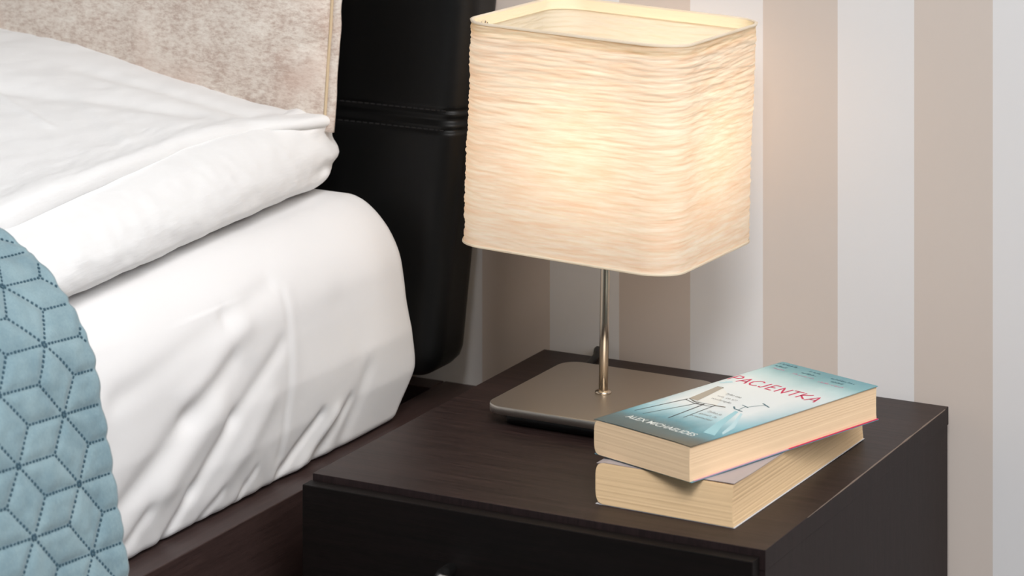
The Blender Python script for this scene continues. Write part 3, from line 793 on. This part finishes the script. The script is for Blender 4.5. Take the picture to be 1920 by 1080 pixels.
LET = {'P': [[(0, 0), (.12, 1), (.75, .98), (.95, .75), (.75, .5), (.1, .45)]], 'A': [[(0, 0), (.55, 1), (.95, 0)], [(.18, .33), (.85, .36)]],
       'C': [[(.95, .85), (.7, 1), (.35, .95), (.05, .6), (.08, .25), (.35, .02), (.7, .02), (.95, .15)]], 'J': [[(.75, 1), (.7, .25), (.5, .0), (.2, .02), (.05, .18)]],
       'E': [[(.8, 1), (.1, .97), (.05, 0), (.8, .03)], [(.08, .5), (.65, .53)]], 'N': [[(.05, 0), (.1, 1), (.85, 0), (.95, 1)]],
       'T': [[(0, .97), (1, 1)], [(.5, 1), (.48, 0)]], 'K': [[(.1, 1), (.05, 0)], [(.9, 1), (.1, .48), (.95, 0)]]}
ink = Ink(); x = 1.8
for ch, wd, gp, dy in (('P', 8.0, 1.6, 0), ('A', 9.6, 1.4, -.6), ('C', 10.2, 1.6, .2), ('J', 5.0, 3.0, .2), ('E', 8.2, 1.8, 0), ('N', 9.8, 2.0, -.5), ('T', 9.6, 1.6, -.6), ('K', 9.0, 1.4, -.4), ('A', 10.2, 0, -1.6)):
    for sx_ in LET[ch]: ink.stroke([(x + px_ * wd, 160.0 + dy + py_ * 14.5) for px_, py_ in sx_], 1.75)
    x += wd + gp
ink.out('title_lettering', M['pink'], 'magenta hand-drawn title PACJENTKA')
def text(name, s, u0, u1, v, h, mat, bold=0.0):
    cu_ = bpy.data.curves.new(name, 'FONT'); cu_.body = s; cu_.size = 1; cu_.offset = bold
    to = bpy.data.objects.new(name, cu_); COL.objects.link(to)
    dg = bpy.context.evaluated_depsgraph_get(); me = bpy.data.meshes.new_from_object(to.evaluated_get(dg))
    bpy.data.objects.remove(to); bpy.data.curves.remove(cu_)
    xs_ = [q.co.x for q in me.vertices]; ys_ = [q.co.y for q in me.vertices]; x0, x1, y1 = min(xs_), max(xs_), .73
    for q in me.vertices:
        X = (u0 + (q.co.x - x0) / (x1 - x0) * (u1 - u0)) / 1000; Y = (v + q.co.y / y1 * h) / 1000
        q.co = (X, Y, cvz(X, Y) + LIFT)
    me.materials.clear(); o = link(name, me, mat, fc1); return o
text('author_lettering', 'ALEX MICHAELIDES', 14.5, 87, 20.5, 7.6, M['white_print'], .012)['label'] = 'white author lettering'
for s, a, b, v in (('Tylko ona', 29, 46, 125), ('wie, co się', 28, 49, 116), ('wydarzyło', 29, 50, 107.5), ('Tylko ja', 51, 66, 77.5), ('sprawię, że', 50, 68, 69), ('przemówi', 48, 70, 60.5)):
    text('tagline_lettering', s, a, b, v, 4.2, M['grey_print'])
# illegible blurbs at the head of the cover
random.seed(11)
for grp in (((-.2 + 1.5, 21.7, 226), (4.5, 17, 218.6), (8, 20, 211.5)), ((36.5, 47.8, 225), (34, 49.5, 217.5), (30, 52.3, 210)), ((62.6, 86.3, 221.5), (68.5, 80.5, 214.5), (61, 86, 206.5))):
    for li, (a, b, v) in enumerate(grp):
        ink = Ink(); xx = a
        while xx < b:
            hgt = random.choice((2.0, 2.0, 3.6)); ink.stroke([(xx, v), (xx + .2, v + hgt)], .55); 
            if random.random() < .6: ink.stroke([(xx, v + random.choice((0, 2.0))), (xx + 1.0, v + random.choice((0, 1.0, 2.0)))], .45)
            xx += random.choice((1.15, 1.3, 1.3, 2.2))
        ink.out('blurb_lettering', M['pinkl'] if li == 2 else M['slate_print'])
# chair: backrest, seat, wire legs
ink = Ink(); ink.poly([(16.3, 95.6), (10.5, 137.2), (17.2, 137.0), (26.0, 95.0)]); ink.out('chair_back_print', M['taupe'], 'taupe printed chair back')
ink = Ink(); ink.poly([(26.4, 95.0), (17.4, 136.8), (30, 128), (45.5, 96.5)], LIFT * .6); ink.out('chair_seat_print', M['seat_white'])
ink = Ink(); ink.stroke([(16.3, 95.6), (24, 92.8), (33, 92.6), (45, 96)], 1.0); ink.stroke([(45, 95), (54, 97.5)], 2.0); ink.out('chair_edge_print', M['taupe_dark'])
ink = Ink(); ink.stroke([(10.5, 137.2), (15.8, 138.4), (17.2, 136.8)], 1.0); ink.out('chair_edge_print', M['taupe_dark'])
ink = Ink()
for pts_, w_ in (([(17.0, 93.5), (15.5, 86), (8.2, 38.8)], (1.1, .8)), ([(30.5, 92), (29.5, 84), (18.7, 37)], (.8, .6)), ([(36.0, 92), (37, 84), (41.0, 43)], (1.1, .9)), ([(45, 95), (45.5, 88), (48.6, 52.5)], (.9, .6)),
                 ([(17, 91), (30, 87.5), (45, 91)], .8), ([(22, 92.5), (33, 89), (37, 91.5)], .6)):
    ink.stroke(pts_, w_, LIFT * 1.6)
ink.out('chair_leg_print', M['black_print'], 'thin black printed chair legs')
# teal folds of cloth at the right, dark strokes, pale patch
ink = Ink(); ink.poly([(66, 96), (70, 95), (84, 60), (98, 34), (86, 34), (76, 62)]); ink.out('cloth_print', M['aqua'])
ink = Ink(); ink.poly([(73, 94), (76, 93), (96, 60), (101, 40), (97, 44), (88, 66)]); ink.out('soft_cloth_print', M['aqua2']); ink = Ink(); ink.poly([(1, 150), (9, 158), (12, 155), (6, 146)]); ink.out('water_stroke_print', M['aqua2']); ink = Ink(); ink.poly([(3, 60), (5, 84), (6.5, 80), (5.5, 60)]); ink.out('water_stroke_print', M['aqua2'])
ink = Ink(); ink.stroke([(57.5, 104), (62, 99.5), (71.5, 98)], 1.5); ink.stroke([(66, 100), (64.5, 109), (66, 111)], .8); ink.stroke([(59.6, 112), (68, 109.5)], 1.0); ink.stroke([(66, 110), (71, 121), (74, 124)], .8); ink.stroke([(68.6, 127), (79.5, 122)], 1.4); ink.out('tap_print', M['slate_print'])
